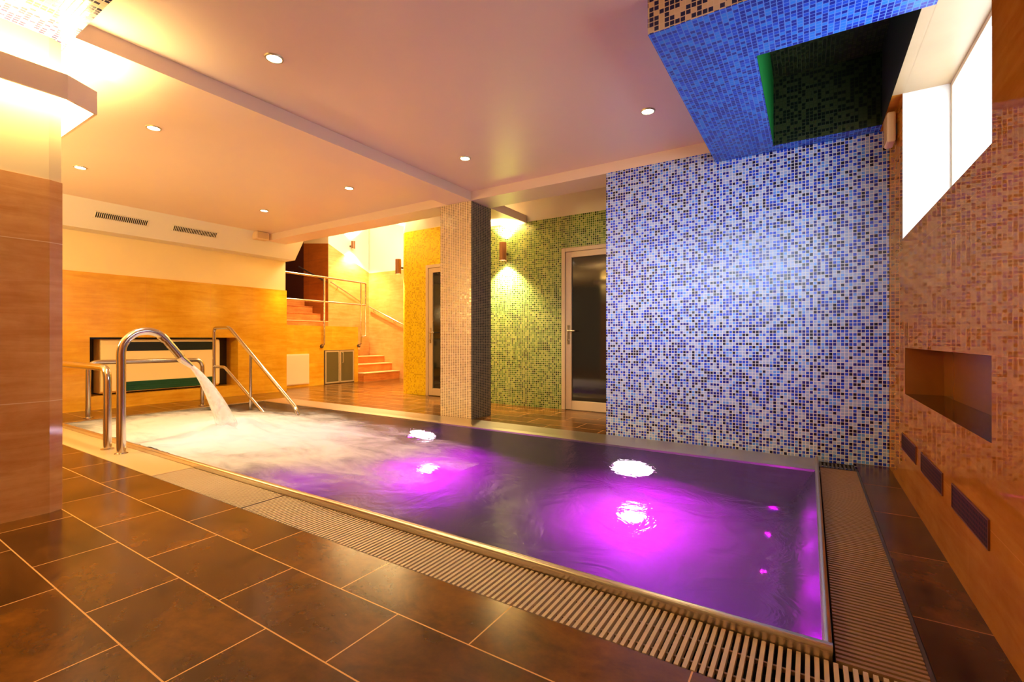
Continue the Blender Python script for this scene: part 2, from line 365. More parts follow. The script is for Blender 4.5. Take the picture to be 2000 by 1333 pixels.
mb = MB().extrude_y([(-8.575,2.505),(-8.284,2.505),(-8.0,2.852),(-8.575,2.852)], -3, 5.346)
struct(mb, 'trim_1', [WHITE], 'white flared bulkhead along the top of the left wall', 'bulkhead')

mb = MB()
mb.box(-8.575, -.735, -3, 4.70, 2.85, 2.95); mb.box(-.735, .9, -3, 2.53, 2.85, 2.95)
struct(mb, 'ceiling', [CEIL], 'smooth peach-lit plaster ceiling with recessed downlights', 'ceiling')
mb = MB(); mb.box(-3.97, -3.575, .94, 6.05, 2.74, 2.855)
struct(mb, 'ceiling_beam', [CEIL], 'long plaster beam running from the left pillar to the mosaic column', 'beam')
mb = MB(); mb.box(-8.575, -3.97, 4.69, 5.05, 2.74, 3.3); mb.box(-3.575, -1.0, 4.69, 5.10, 2.74, 3.3); mb.box(-1.0, -.735, 4.69, 5.1, 2.72, 3.3)
mb.box(-9.4, -8.575, 4.9, 5.05, 2.87, 3.3)
struct(mb, 'ceiling_beam', [CEIL], 'plaster cross beam above the mosaic column at the pool end', 'beam')

mb = MB(); mb.box(-4.08, -3.575, 4.69, 5.12, 0, 2.738); mb.m[3] = mb.m[5] = 1
struct(mb, 'column', [SILVER, SLATEM], 'square column clad in silver grey mosaic on the pool edge', 'column')

# back rooms: green wall, yellow wall, stairwell
mb = MB()
mb.box(-4.75, -2.99, 6.05, 6.25, 0, 2.755); mb.box(-2.99, -1.96, 6.05, 6.25, 2.30, 2.755); mb.box(-1.96, -.9, 6.05, 6.25, 0, 2.755)
mb.box(-4.75, -.9, 6.06, 6.25, 2.755, 3.3, 1)
struct(mb, 'wall_green', [GREEN, WHITE], 'green glass mosaic wall behind the column', 'wall')
mb = MB()
def yellow_poly(d, xr=-5.78):
    p = [(xr, 6.26+d), (xr, 6.5)]
    arc = [(-6.22 + (.3-d) * math.cos(a), 6.56 + (.3-d) * math.sin(a)) for a in [PI + k*PI/16 for k in range(9)]]
    return [(xr, 6.26+d), (xr, 8.6), (-6.30, 8.6), (-6.52+d, 8.6)] + arc
mb.prism(yellow_poly(0), 0, 2.975); mb.prism(yellow_poly(.01), 2.975, 3.35, 1)
mb.box(-5.78, -4.92, 6.26, 6.46, 2.325, 2.975); mb.box(-4.92, -4.75, 6.26, 6.46, 0, 2.975); mb.box(-5.78, -4.75, 6.27, 6.46, 2.975, 3.35, 1)
struct(mb, 'wall_yellow', [YELLOW, WHITE], 'yellow mosaic wall with a rounded corner left of the column', 'wall')
mb = MB()
mb.box(-10.2, -6.4, 8.6, 8.8, -.12, 2.775, 0); mb.box(-10.2, -6.4, 8.61, 8.8, 2.775, 4.6, 1)
# wall beside the upper flight, with the pale tile line climbing with the stair
mb.face([(-10, 8.6, 0), (-10, 8.6, 2.79), (-10, 7.34, 3.36), (-10, 7.34, 0)], 0)
mb.face([(-10.0, 8.6, 2.79), (-10.0, 8.6, 4.6), (-10.0, 7.34, 4.6), (-10.0, 7.34, 3.36)], 1)
mb.face([(-10, 7.34, 0), (-10, 7.34, 3.36), (-11.0, 7.34, 3.47), (-11.0, 7.34, 0)], 2)
mb.face([(-10, 7.34, 3.36), (-10, 7.34, 4.6), (-11.0, 7.34, 4.6), (-11.0, 7.34, 3.47)], 3)
mb.face([(-11.9, 7.5, 0), (-11.9, 7.5, 4.6), (-11.9, 4.5, 4.6), (-11.9, 4.5, 0)], 4)  # dark sheets painted for the unlit stairs further up
mb.face([(-11.0, 7.34, 0), (-11.0, 7.34, 4.6), (-11.9, 7.34, 4.6), (-11.9, 7.34, 0)], 4)
struct(mb, 'wall_stairwell', [TRAVS, WHITE, stone('brown_stair_tile', sr(150,78,16), sr(180,98,26), (1.2,.6), sr(120,60,20), rough=.3, var=.03), CREAM, plain('stairwell_gloom', sr(70,26,10), .5)], 'white and golden walls of the stairwell in the far corner', 'wall')
mb = MB(); mb.box(-9.2, -9.05, 5.34, 7.46, -.12, 1.295)
struct(mb, 'wall_cabinet', [TRAVL], 'low golden stone wall under the stair railing', 'wall')
mb = MB()
mb.box(-6.95, -.9, 5.05, 8.8, 3.3, 3.4); mb.box(-12, -6.95, 5.05, 8.8, 4.6, 4.7); mb.box(-6.97, -6.93, 5.05, 8.8, 3.3, 4.6)
struct(mb, 'ceiling_rear', [WHITE], 'white ceiling above the doors behind the cross beam', 'ceiling')

# left pillar
mb = MB()
def pillar(d): return [(-3.70-d, -3), (-3.70-d, .86-d*.4), (-3.7232-d, .921-d), (-4.45, .921-d), (-4.45, -3)]
mb.prism(pillar(0), 0, 1.921); mb.prism(pillar(.004), 1.921, 2.76, 1)
struct(mb, 'pillar', [TRAVP, CREAM], 'thick pillar of polished beige stone with painted top, left of the pool', 'pillar')
mb = MB(); mb.box(-3.95, -1.2, -3, .94, 2.745, 2.86)
struct(mb, 'trim_2', [NAVY], 'mosaic clad ceiling panel above the left pillar', 'ceiling panel')

# blue mosaic soffit with open shaft
mb = MB()
Z0, Z1 = 2.64, 2.86
mb.box(-.735, .525, 2.526, 3.05, Z0, 2.95); mb.box(-.735, -.258, 3.05, 4.69, Z0, 2.95); mb.box(-.258, .47, 4.54, 4.69, Z0, 2.95); mb.box(.47, .525, 3.05, 4.04, Z0, 2.95); mb.box(.47, .525, 4.04, 4.69, Z0, 2.95)
for i, (v, f) in enumerate(zip(mb.f, range(len(mb.f)))):
    pts = [mb.v[k] for k in v]
    if all(p[0] > .465 for p in pts): mb.m[i] = 5 if max(p[1] for p in pts) < 4.05 else 6
    elif all(abs(p[2]-Z0) < 1e-6 for p in pts): mb.m[i] = 1
    elif all(abs(p[1]-2.526) < 1e-6 for p in pts): mb.m[i] = 0
    else: mb.m[i] = 1
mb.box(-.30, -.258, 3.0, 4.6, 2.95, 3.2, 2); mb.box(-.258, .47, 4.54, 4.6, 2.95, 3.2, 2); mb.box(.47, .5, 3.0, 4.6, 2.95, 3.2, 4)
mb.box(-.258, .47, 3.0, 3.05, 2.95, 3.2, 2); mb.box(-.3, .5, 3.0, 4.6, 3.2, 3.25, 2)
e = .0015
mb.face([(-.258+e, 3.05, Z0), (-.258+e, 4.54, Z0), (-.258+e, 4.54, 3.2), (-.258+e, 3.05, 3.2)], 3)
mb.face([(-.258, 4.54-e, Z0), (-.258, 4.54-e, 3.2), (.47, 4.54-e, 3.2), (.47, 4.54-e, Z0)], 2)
mb.face([(.47-e, 3.05, Z0), (.47-e, 3.05, 3.2), (.47-e, 4.54, 3.2), (.47-e, 4.54, Z0)], 4)  # right side painted black for its lack of light
struct(mb, 'ceiling_soffit', [NAVY, BLUEU, SHAFT, GRNLIT, BLACK, REVEAL, TRAV], 'blue mosaic soffit with a dark square shaft above the pool corner', 'soffit')

# ------------------------------------------------------------------ pool
WZ = .012
t = thing('swimming_pool', 'rectangular stainless steel overflow pool lit purple from below', 'pool', (-3.7, 3.1, 0))
mb = MB(); D = -1.2
def basin_loop(z, o_):
    k = z / D   # the right side leans in a little towards the floor
    return [(-7.36 + o_, 1.83 + o_, z), (.035 - .17*k - o_, 1.83 + o_, z), (.035 - .17*k - o_, 4.25 - o_, z), (-7.36 + o_, 4.25 - o_, z)]
loops = [basin_loop(0, 0), basin_loop(-1.05, 0)] + [basin_loop(-1.05 - .15*math.sin(q), .15*(1-math.cos(q))) for q in (.4, .8, 1.2, PI/2)]
for k in range(len(loops)-1):
    for i in range(4):
        j = (i+1) % 4; mb.face([loops[k][i], loops[k+1][i], loops[k+1][j], loops[k][j]], 0, True)
mb.face(loops[-1])
mb.build('basin', BASIN, t)
# front and right lips: a raised bead over an upright band; wide flat coping on the far side
mb = MB()
mb.box(-7.44, .06, 1.765, 1.80, -.12, .025); mb.box(-7.36, .06, 1.80, 1.835, -.05, .011)
mb.box(.035, .062, 1.80, 4.64, -.12, .022); mb.box(-7.44, -7.36, 1.80, 4.64, -.12, .018)
mb.extrude_x([(4.22,-.05),(4.22,.014),(4.30,.02),(4.60,.02),(4.64,.0),(4.64,-.05)], -7.44, .06)
mb.tube([(-7.44, 1.782, .028), (.062, 1.782, .028)], .017, 12); mb.tube([(.049, 1.785, .022), (.049, 4.64, .02)], .013, 10)
mb.build('coping', BRUSH, t)
mb = MB(); mb.box(-7.44, .31, 1.485, 1.765, -.125, -.115); mb.box(.062, .315, 1.765, 4.69, -.125, -.115); mb.box(-7.44, .315, 4.64, 4.69, -.125, -.115)
mb.build('gutter_channel', BLACK, t)
mb = MB()
nx, ny = 150, 50
for i in range(nx+1):
    for j in range(ny+1):
        x = -7.37 + i/nx*7.41; y = 1.80 + j/ny*2.43
        mb.v.append((x, y, WZ))
for i in range(nx):
    for j in range(ny):
        k = i*(ny+1)+j; mb.f.append((k, k+ny+1, k+ny+2, k+1)); mb.m.append(0); mb.sm.append(True)
ow = mb.build('pool_water', WATER); tag(ow, 'purple-lit water filling the pool up to the overflow edge', 'water', kind='stuff')

# foam and jet
from mathutils import noise as mnoise
def foam(name, x0, x1, y0, y1, nx, ny, amp, z, mat, cx, cy, rx, ry, label):
    mb = MB()
    for i in range(nx+1):
        for j in range(ny+1):
            x = x0 + (x1-x0)*i/nx; y = y0 + (y1-y0)*j/ny
            r = math.hypot((x-cx)/rx, (y-cy)/ry); k = max(0, 1-r)
            h = (.5+.5*mnoise.noise(Vector((x*5, y*7, 1.3)))) * .6 + (.5+.5*mnoise.noise(Vector((x*14, y*16, 4)))) * .4
            mb.v.append((x, y, z + amp*h*k**.7 * (1 + 1.6*math.exp(-((x-cx)**2+(y-cy)**2)/.12))))
    for i in range(nx):
        for j in range(ny):
            q = i*(ny+1)+j; mb.f.append((q, q+ny+1, q+ny+2, q+1)); mb.m.append(0); mb.sm.append(True)
    o = mb.build(name, mat); tag(o, label, 'foam', kind='stuff'); return o
FOAM = foam_mat('white_foam', (-5.15, 2.55, 0), 2.5, 1.2, 1.0, (1.6, 3.2, 2), (.5, 1.25))
foam('foam', -7.34, -2.2, 1.802, 4.15, 130, 70, .11, WZ+.004, FOAM, -5.15, 2.6, 2.2, 1.2, 'churning white foam where the jet hits the pool water')

t = thing('water_spout', 'curved chrome swan-neck pipe pouring a jet into the pool', 'water spout', (-5.07, 1.64, 0))
arch = [(-5.07, 1.635, 0), (-5.07, 1.635, .88)]
cpts = [(1.635,.88),(1.648,.95),(1.685,1.01),(1.745,1.058),(1.82,1.075),(1.895,1.058),(1.955,1.012),(2.0,.955),(2.06,.875),(2.105,.81)]
def catmull(p, n=7):
    q = [p[0]] + p + [p[-1]]; out = []
    for i in range(1, len(q)-2):
        a, b, c, d = [Vector(k) for k in q[i-1:i+3]]
        for k in range(n):
            t_ = k/n; out.append(.5*((2*b) + (c-a)*t_ + (2*a-5*b+4*c-d)*t_**2 + (3*b-a-3*c+d)*t_**3))
    out.append(Vector(q[-2])); return out
arch = [Vector((-5.07, 1.635, 0)), Vector((-5.07, 1.635, .45))] + catmull([(-5.07, 1.635, .8)] + [(-5.07, y, z) for y, z in cpts])
MB().tube(arch, .034, 24).build('pipe', STEEL, t)
MB().lathe([(.0,0),(.05,0),(.05,.006),(.036,.012)], (-5.07,1.635,.001), 'z').build('base_flange', STEEL, t)
MB().tube([(-5.07,1.935,1.03),(-5.07,1.965,.997)], .039, 18).build('collar', STEEL, t)
MB().tube([(-5.07,2.088,.833),(-5.07,2.10,.815),(-5.07,2.185,.742)], .03, 18, radii=[.040,.038,.024]).build('nozzle', STEEL, t)
# the jet falls in a parabola
P0 = Vector((-5.07, 2.178, .747)); v = Vector((.03, 1.40, -1.45))
jp = []; jr = []
for k in range(22):
    tt = k/21*.268; jp.append(P0 + v*tt + Vector((0,0,-4.9*tt*tt))); jr.append(.020 + .085*(k/21)**1.2)
def jet_mat():
    m, nt, out = newmat('jet_water')
    tc = N(nt, 'ShaderNodeTexCoord'); mp = N(nt, 'ShaderNodeMapping'); mp.inputs['Scale'].default_value = (26, 9, 9); mp.inputs['Rotation'].default_value = (.8,0,0); L(nt, tc.outputs['Object'], mp.inputs[0])
    no = N(nt, 'ShaderNodeTexNoise', i_Scale=1.5, i_Detail=5); L(nt, mp.outputs[0], no.inputs['Vector'])
    lw = N(nt, 'ShaderNodeLayerWeight', i_Blend=.35)
    iv = N(nt, 'ShaderNodeMath', operation='SUBTRACT'); iv.inputs[0].default_value = 1.15; L(nt, lw.outputs['Facing'], iv.inputs[1])
    mr = N(nt, 'ShaderNodeMapRange'); mr.inputs['From Min'].default_value = .3; mr.inputs['From Max'].default_value = .6; mr.inputs['To Min'].default_value = .5; L(nt, no.outputs[0], mr.inputs['Value'])
    mu0 = N(nt, 'ShaderNodeMath', operation='MULTIPLY', use_clamp=True); L(nt, mr.outputs[0], mu0.inputs[0]); L(nt, iv.outputs[0], mu0.inputs[1])
    sz = N(nt, 'ShaderNodeSeparateXYZ'); L(nt, tc.outputs['Object'], sz.inputs[0])
    fz = N(nt, 'ShaderNodeMapRange', interpolation_type='SMOOTHSTEP'); fz.inputs['From Min'].default_value = .03; fz.inputs['From Max'].default_value = .32; L(nt, sz.outputs[2], fz.inputs['Value'])
    mu = N(nt, 'ShaderNodeMath', operation='MULTIPLY', use_clamp=True); L(nt, mu0.outputs[0], mu.inputs[0]); L(nt, fz.outputs[0], mu.inputs[1])
    di = N(nt, 'ShaderNodeBsdfDiffuse'); di.inputs[0].default_value = (.95,.93,.9,1); tl = N(nt, 'ShaderNodeBsdfTranslucent'); tl.inputs[0].default_value = (.95,.93,.9,1)
    m1 = N(nt, 'ShaderNodeMixShader'); m1.inputs[0].default_value = .4; L(nt, di.outputs[0], m1.inputs[1]); L(nt, tl.outputs[0], m1.inputs[2])
    tr = N(nt, 'ShaderNodeBsdfTransparent'); m2 = N(nt, 'ShaderNodeMixShader'); L(nt, mu.outputs[0], m2.inputs[0]); L(nt, tr.outputs[0], m2.inputs[1]); L(nt, m1.outputs[0], m2.inputs[2])
    L(nt, m2.outputs[0], out.inputs[0]); return m
mb = MB().tube(jp, .02, 20, radii=jr, caps=False)
tag(mb.build('water_jet', jet_mat()), 'white stream of water falling from the swan-neck spout', 'water jet', kind='stuff')

# gutter gratings
def grating_x(name, x0, x1, y0, y1, label, group):
    t = thing(name, label, 'grating', ((x0+x1)/2, (y0+y1)/2, -.02), group)
    mb = MB(); n = int((x1-x0)/.0245)
    for i in range(n):
        x = x0 + .006 + i*.0245; mb.box(x, x+.0128, y0, y1, -.022, 0)
    mb.build('bars', BAR, t)
    mb = MB()
    for f in (.18, .62): mb.box(x0, x1, y0+(y1-y0)*f, y0+(y1-y0)*f+.008, -.02, -.008)
    mb.build('tie_rods', BARDIM, t); return t
grating_x('drain_grating', -4.05, -2.84, 1.49, 1.76, 'pale slatted gutter grating from the steel plate to the joint', 'front gutter gratings')
grating_x('drain_grating', -2.835, .31, 1.49, 1.76, 'long slatted gutter grating in front of the purple pool lights', 'front gutter gratings')
t = thing('drain_grating', 'slatted gutter grating, browned for dim light, along the stone wall at the pool end', 'grating', (.185, 3.1, -.02))
mb = MB(); n = int((4.42-1.775)/.0245)
for i in range(n):
    y = 1.775 + i*.0245; mb.box(.07, .30, y, y+.0135, -.022, 0)
mb.build('bars', BARDIM, t)
MB().box(.302, .314, 1.765, 4.415, -.03, -.004).build('edge_strip', DARKSTEEL, t)
MB().box(.14, .148, 1.775, 4.42, -.02, -.008).box(.22, .228, 1.775, 4.42, -.02, -.008).build('tie_rods', BARDIM, t)
t = thing('drain_grating', 'small dark grating in the corner below the blue mosaic wall', 'grating', (.185, 4.5, -.02))
mb = MB()
for i in range(9):
    x = .07 + i*.026; mb.box(x, x+.013, 4.43, 4.60, -.03, -.006)
mb.build('bars', DARKSTEEL, t)
MB().box(.066, .072, 4.42, 4.61, -.03, -.003).box(.296, .302, 4.42, 4.61, -.03, -.003).box(.072, .296, 4.42, 4.426, -.03, -.003).box(.072, .296, 4.604, 4.61, -.03, -.003).build('frame', DARKSTEEL, t)
mb = MB(); mb.box(-7.44, -4.055, 1.487, 1.763, -.03, .004, 0, .003)
tag(mb.build('gutter_plate', PLATE), 'plain steel plate under the swan-neck spout and handrail', 'plate')
mb = MB(); n = int(7.4/.03)
for i in range(n):
    x = -7.40 + i*.03; mb.box(x, x+.014, 4.643, 4.688, -.03, -.003)
o = mb.build('drain_grating', BARDIM); tag(o, 'narrow slot grating along the foot of the column and blue wall', 'grating')

# handrails
t = thing('handrail', 'bent steel handrail beside the spout, running behind the stone pillar', 'handrail', (-5.36, 1.63, 0))
MB().tube([(-5.365,1.63,.0045),(-5.365,1.63,.742),(-7.2,1.63,.742),(-7.2,1.63,.0045)], .031, 16, .12).build('rail', STEEL, t)
for x in (-5.365, -7.2): MB().lathe([(.031,.016),(.05,.012),(.05,.005)], (x,1.63,0), 'z').build('flange', STEEL, t)
t = thing('handrail', 'low steel handrail in front of the recess in the golden wall', 'handrail', (-7.77, 2.83, 0))
MB().tube([(-7.77,2.165,0),(-7.77,2.165,.705),(-7.77,3.50,.69),(-7.77,3.50,0)], .03, 16, .11).build('rail', STEEL, t)
for y in (2.165, 3.50): MB().lathe([(.03,.012),(.05,.008),(.05,.0)], (-7.77,y,.0), 'z').build('flange', STEEL, t)
t = thing('stair_rail', 'sloping steel double handrail descending into the foamy pool corner', 'handrail', (-7.6, 3.6, 0))
YR = 3.6
MB().tube([(-7.63,YR,0),(-7.63,YR,1.175),(-7.19,YR,1.175),(-5.53,YR,.10),(-5.50,YR,-.12)], .024, 14, .07).build('top_rail', STEEL, t)
MB().tube([(-7.63,YR,.585),(-7.33,YR,.59),(-6.22,YR,-.05)], .021, 14, .05).build('lower_rail', STEEL, t)
MB().tube([(-6.62,YR,-.3),(-6.62,YR,.80)], .020, 14).build('post', STEEL, t)
MB().lathe([(.024,.014),(.045,.008),(.045,.0)], (-7.63,YR,.0), 'z').build('flange', STEEL, t)

# underwater lamps and added purple fill
for i, (x, z, fx, fy, lab) in enumerate([(-3.98, -.74, -3.31, 3.61, 'near the column'), (-1.37, -.66, -1.20, 3.72, 'below the blue mosaic wall')]):
    t = thing('pool_lamp', 'round white-hot underwater lamp on the far pool wall ' + lab, 'lamp', (x, 4.22, z), 'pool lamps')
    MB().lathe([(0,-.012),(.17,-.012),(.18,.0)], (x, 4.235, z), 'y').build('lens', POOLG, t)
    MB().lathe([(.18,-.016),(.20,-.016),(.20,.012)], (x, 4.235, z), 'y').build('rim', STEEL, t)
    light('pool_lamp_light', 'POINT', (x, 4.08, z), 6, PURP, t, size=0)
    t = thing('pool_floor_lamp', 'glowing magenta lamp in the pool floor ' + lab.replace('below', 'in front of').replace('near', 'in front of'), 'lamp', (fx, fy, D), 'pool lamps')
    MB().lathe([(0,.014),(.075,.014),(.085,.002)], (fx, fy, D), 'z').build('lens', POOLF, t)
    MB().lathe([(.085,.016),(.105,.016),(.11,.0)], (fx, fy, D), 'z').build('rim', STEEL, t)
    light('floor_lamp_light', 'SPOT', (fx, fy, D+.6), 640, PURP, t, size=0, spot=math.radians(146), blend=1)
pool = bpy.data.objects['swimming_pool']
light('pool_front_fill', 'SPOT', (-.75, 2.45, -.5), 170, (.36,0,1), pool, size=0, spot=math.radians(125), blend=1)  # violet fill added in the water, no lamp body
light('pool_front_fill', 'SPOT', (-4.2, 2.75, -.6), 160, PURP, pool, size=0, spot=math.radians(128), blend=1)  # purple fill added in the water near the foam, no lamp body
for y in (2.15, 2.6, 3.05, 3.5):
    light('pool_end_fill', 'POINT', (-.20, y, -.35), 10, (.72,0,1), pool, size=0)  # unseen purple fill added to light the right basin wall

# ------------------------------------------------------------------ downlights
spots = [(-2.97,1.77,'nearest the mosaic ceiling panel'),(-4.84,1.79,'beside the long beam over the spout'),(-6.62,1.78,'nearest the lit pillar'),
         (-6.61,3.79,'nearest the box speaker on the bulkhead'),(-4.75,3.78,'left of the long beam near the column'),(-2.968,3.79,'right of the long beam near the column'),(-1.105,3.80,'beside the blue soffit')]
d0 = None
for i, (x, y, lab) in enumerate(spots):
    if d0 is None:
        d0 = thing('downlight', '', 'downlight', (x, y, 2.85), 'ceiling downlights')
        MB().lathe([(.044,-.002),(.046,-.008),(.056,-.008),(.059,0)], (x,y,2.85), 'z').build('trim_ring', ALU, d0)
        MB().lathe([(0,-.004),(.045,-.004)], (x,y,2.85), 'z').build('lens', LAMPG, d0)
        light('ceiling_spot', 'SPOT', (x,y,2.83), 85, WARMW, d0, size=.03, spot=math.radians(96), blend=.9); d = d0
    else:
        d = copy_tree(d0); d.location = (x, y, 2.85)
    d['label'] = 'recessed round downlight ' + lab

# ------------------------------------------------------------------ cove lamp on the pillar
t = thing('cove_lamp', 'cream fascia band with glowing light around the pillar top', 'lamp', (-3.6, .9, 2.36))
outer = [(-3.55,-3),(-3.55,.90),(-3.646,1.059),(-4.6,1.059)]
inner = [(-3.565,-3),(-3.565,.896),(-3.655,1.044),(-4.6,1.044)]
mb = MB()
mb.prism([outer[0], outer[1], outer[2], outer[3], inner[3], inner[2], inner[1], inner[0]], 2.362, 2.50)
mb.build('fascia', CEIL, t)
pin = [(-3.716,-3),(-3.716,.85),(-3.74,.905),(-4.6,.905)]
for z, up, nm, mt in ((2.385, 0, 'lower_diffuser', COVEG), (2.44, 1, 'upper_diffuser', COVEU)):
    mb = MB()
    for i in range(3):
        q = [(*inner[i], z), (*inner[i+1], z), (*pin[i+1], z), (*pin[i], z)]
        mb.face(q if up else q[::-1])
    mb.build(nm, mt, t)

# ------------------------------------------------------------------ sconces
def sconce(x, y, z, nx, ny, label, h=.2, r=.055, e=26):
    t = thing('wall_sconce', label, 'wall lamp', (x, y, z), 'up-and-down wall lamps')
    cx, cy = x + nx*.12, y + ny*.12
    MB().lathe([(r-.004,-h/2+.01),(r,-h/2),(r,h/2),(r-.004,h/2-.01)], (cx,cy,z), 'z').build('shade', COPPER, t)
    for k in (-1, 1): MB().lathe([(0,k*(h/2-.02)),(r-.004,k*(h/2-.02))], (cx,cy,z), 'z').build('bulb', LAMPG, t)
    MB().tube([(x, y, z-.02), (cx-nx*r*.9, cy-ny*r*.9, z-.02)], .022, 12).build('bracket', DARKSTEEL, t)
    for s in (-1, 1):
        light('sconce_light', 'SPOT', (cx, cy, z + s*(h/2-.01)), e, WARMW, t, rot=(0 if s < 0 else PI, 0, 0), size=.03, spot=math.radians(110), blend=.7)
    return t
sconce(-3.92, 6.05, 2.33, 0, -1, 'bronze cylinder wall lamp on the green mosaic wall', .27, e=450)
sconce(-6.50, 6.45, 2.38, -.75, -.66, 'bronze cylinder wall lamp on the rounded yellow corner', .28, e=650)
sconce(-10.0, 7.99, 3.42, 1, 0, 'small cylinder wall lamp high on the stairwell wall', .2, .05, e=480)

# ------------------------------------------------------------------ doors
def door(name, x0, x1, y, ztop, label, hx):
    t = thing(name, label, 'door', (x0, y, 0), kind='structure')
    f = .055
    mb = MB(); mb.box(x0, x0+f, y-.02, y+.1, 0, ztop, 0, .004); mb.box(x1-f, x1, y-.02, y+.1, 0, ztop, 0, .004); mb.box(x0+f, x1-f, y-.02, y+.1, ztop-f, ztop, 0, .004)
    mb.build('door_frame', DOORFRAME, t)
    a0, a1, s = x0+f+.004, x1-f-.004, .09
    zt = ztop-f-.004
    mb = MB(); mb.box(a0, a0+s, y-.005, y+.05, .01, zt, 0, .003); mb.box(a1-s, a1, y-.005, y+.05, .01, zt, 0, .003)
    mb.box(a0+s, a1-s, y-.005, y+.05, .01, .135, 0, .003); mb.box(a0+s, a1-s, y-.005, y+.05, zt-.08, zt, 0, .003)
    lf = mb.build('door_leaf', DOORFRAME, t)
    g = MB().box(a0+s, a1-s, y+.018, y+.03, .135, zt-.08).build('glass', SMOKE, lf)
    xh = a0+.045
    h = MB().box(xh-.018, xh+.018, y-.012, y-.004, .93, 1.20, 0, .003)
    h.tube([(xh, y-.01, 1.12), (xh, y-.055, 1.12), (xh+.12, y-.055, 1.12)], .010, 10, .02)
    h.lathe([(0,-.02),(.012,-.02),(.014,0)], (xh, y-.01, .99), 'y')
    h.build('handle', STEEL, lf)
    return t
door('door_1', -2.985, -1.965, 6.05, 2.295, 'cream framed smoked glass door in the green mosaic wall', 0)
door('door_2', -5.775, -4.925, 6.26, 2.32, 'cream framed glass door in the yellow wall, half behind the column', 0)
mb = MB(); mb.box(-5.7, -2.0, 6.6, 6.65, 0, 2.6)

# ------------------------------------------------------------------ bulkhead vents and speakers
def on_face(y, u):
    """point on the sloping bulkhead face, u from 0 (low) to 1 (high)"""
    return Vector((-8.1817 + .098*u, y, 2.63 + .12*u))
nrm = Vector((.347, 0, -.284)).normalized()
for y0, y1, lab in ((2.34, 2.93, 'nearer the stone pillar'), (3.26, 3.87, 'nearer the box speaker')):
    t = thing('ventilation_grille', 'slotted dark ventilation grille in the white bulkhead, ' + lab, 'vent', on_face(y0, .3), 'bulkhead vents')
    mb = MB(); q = [on_face(y0,.24)+nrm*.004, on_face(y1,.24)+nrm*.004, on_face(y1,.76)+nrm*.004, on_face(y0,.76)+nrm*.004]
    mb.face(q); mb.face(q[::-1]); mb.build('slot', BLACK, t)
    mb = MB(); n = 27
    for i in range(n+1):
        y = y0 + (y1-y0)*i/n
        c = [on_face(y-.0035,.2), on_face(y+.0035,.2), on_face(y+.0035,.8), on_face(y-.0035,.8)]
        mb.add([p+nrm*.001 for p in c] + [p+nrm*.010 for p in c], [(0,1,2,3),(7,6,5,4),(0,4,5,1),(1,5,6,2),(2,6,7,3),(3,7,4,0)])
    for u in (.14, .82):
        c = [on_face(y0-.02,u), on_face(y1+.02,u), on_face(y1+.02,u+.06), on_face(y0-.02,u+.06)]
        mb.add([p+nrm*.001 for p in c] + [p+nrm*.010 for p in c], [(0,1,2,3),(7,6,5,4),(0,4,5,1),(1,5,6,2),(2,6,7,3),(3,7,4,0)])
    mb.build('louvre', WHITE, t)
t = thing('box_speaker', 'small cream box speaker under the ceiling at the bulkhead end', 'speaker', (-7.98, 4.5, 2.74))
MB().box(-8.06, -7.92, 4.41, 4.63, 2.715, 2.845, 0, .012).build('case', SPEAKM, t)
MB().box(-7.921, -7.915, 4.43, 4.61, 2.73, 2.83, 0, .002).build('front_grille', plain('grille_cloth', sr(214,180,130), .8), t)
t = thing('wall_speaker', 'slim cream speaker on the stone wall beside the window', 'speaker', (.5, 4.3, 2.5))
MB().box(.465, .515, 4.24, 4.40, 2.40, 2.615, 0, .012).build('case', SPEAKM, t)
MB().box(.460, .466, 4.255, 4.385, 2.42, 2.60, 0, .002).build('front_grille', plain('grille_cloth_dark', sr(190,150,100), .8), t)
MB().box(.514, .526, 4.29, 4.35, 2.46, 2.54).build('bracket', DARKSTEEL, t)

# wall grilles in the right wall
def hole_mat():
    m, nt, out = newmat('perforated_grille'); b = principled(nt, out, rough=.6, spec=.1)
    tc = N(nt, 'ShaderNodeTexCoord'); sc = N(nt, 'ShaderNodeVectorMath', operation='SCALE'); sc.inputs['Scale'].default_value = 1/.019; L(nt, tc.outputs['UV'], sc.inputs[0])
    fr = N(nt, 'ShaderNodeVectorMath', operation='FRACTION'); L(nt, sc.outputs[0], fr.inputs[0])
    sb = N(nt, 'ShaderNodeVectorMath', operation='DISTANCE'); sb.inputs[1].default_value = (.5,.5,0)
    s2 = N(nt, 'ShaderNodeVectorMath', operation='MULTIPLY'); s2.inputs[1].default_value = (1,1,0); L(nt, fr.outputs[0], s2.inputs[0]); L(nt, s2.outputs[0], sb.inputs[0])
    gt = N(nt, 'ShaderNodeMath', operation='LESS_THAN'); gt.inputs[1].default_value = .34; L(nt, sb.outputs['Value'], gt.inputs[0])
    mx = N(nt, 'ShaderNodeMix', data_type='RGBA'); mx.inputs['A'].default_value = rgb(sr(74,36,20)); mx.inputs['B'].default_value = (.004,.002,.002,1)
    L(nt, gt.outputs[0], mx.inputs['Factor']); L(nt, mx.outputs['Result'], b.inputs['Base Color']); return m
HOLES = hole_mat()
for y0, y1, lab in ((2.249,2.733,'nearest the camera, largest of the row'),(2.917,3.399,'between the two others'),(3.56,4.039,'nearest the blue mosaic wall')):
    t = thing('wall_grille', 'dark perforated grille low in the stone wall, ' + lab, 'vent', (.525, (y0+y1)/2, .275), 'low wall grilles')
    MB().box(.521, .5249, y0, y1, .277, .372).build('grille_plate', HOLES, t)
    mb = MB(); mb.box(.519, .5249, y0-.006, y0, .271, .378); mb.box(.519, .5249, y1, y1+.006, .271, .378); mb.box(.519,.5249,y0,y1,.271,.277); mb.box(.519,.5249,y0,y1,.372,.378)
    mb.build('rim', plain('grille_rim', sr(110,60,26), .5, spec=.2), t)

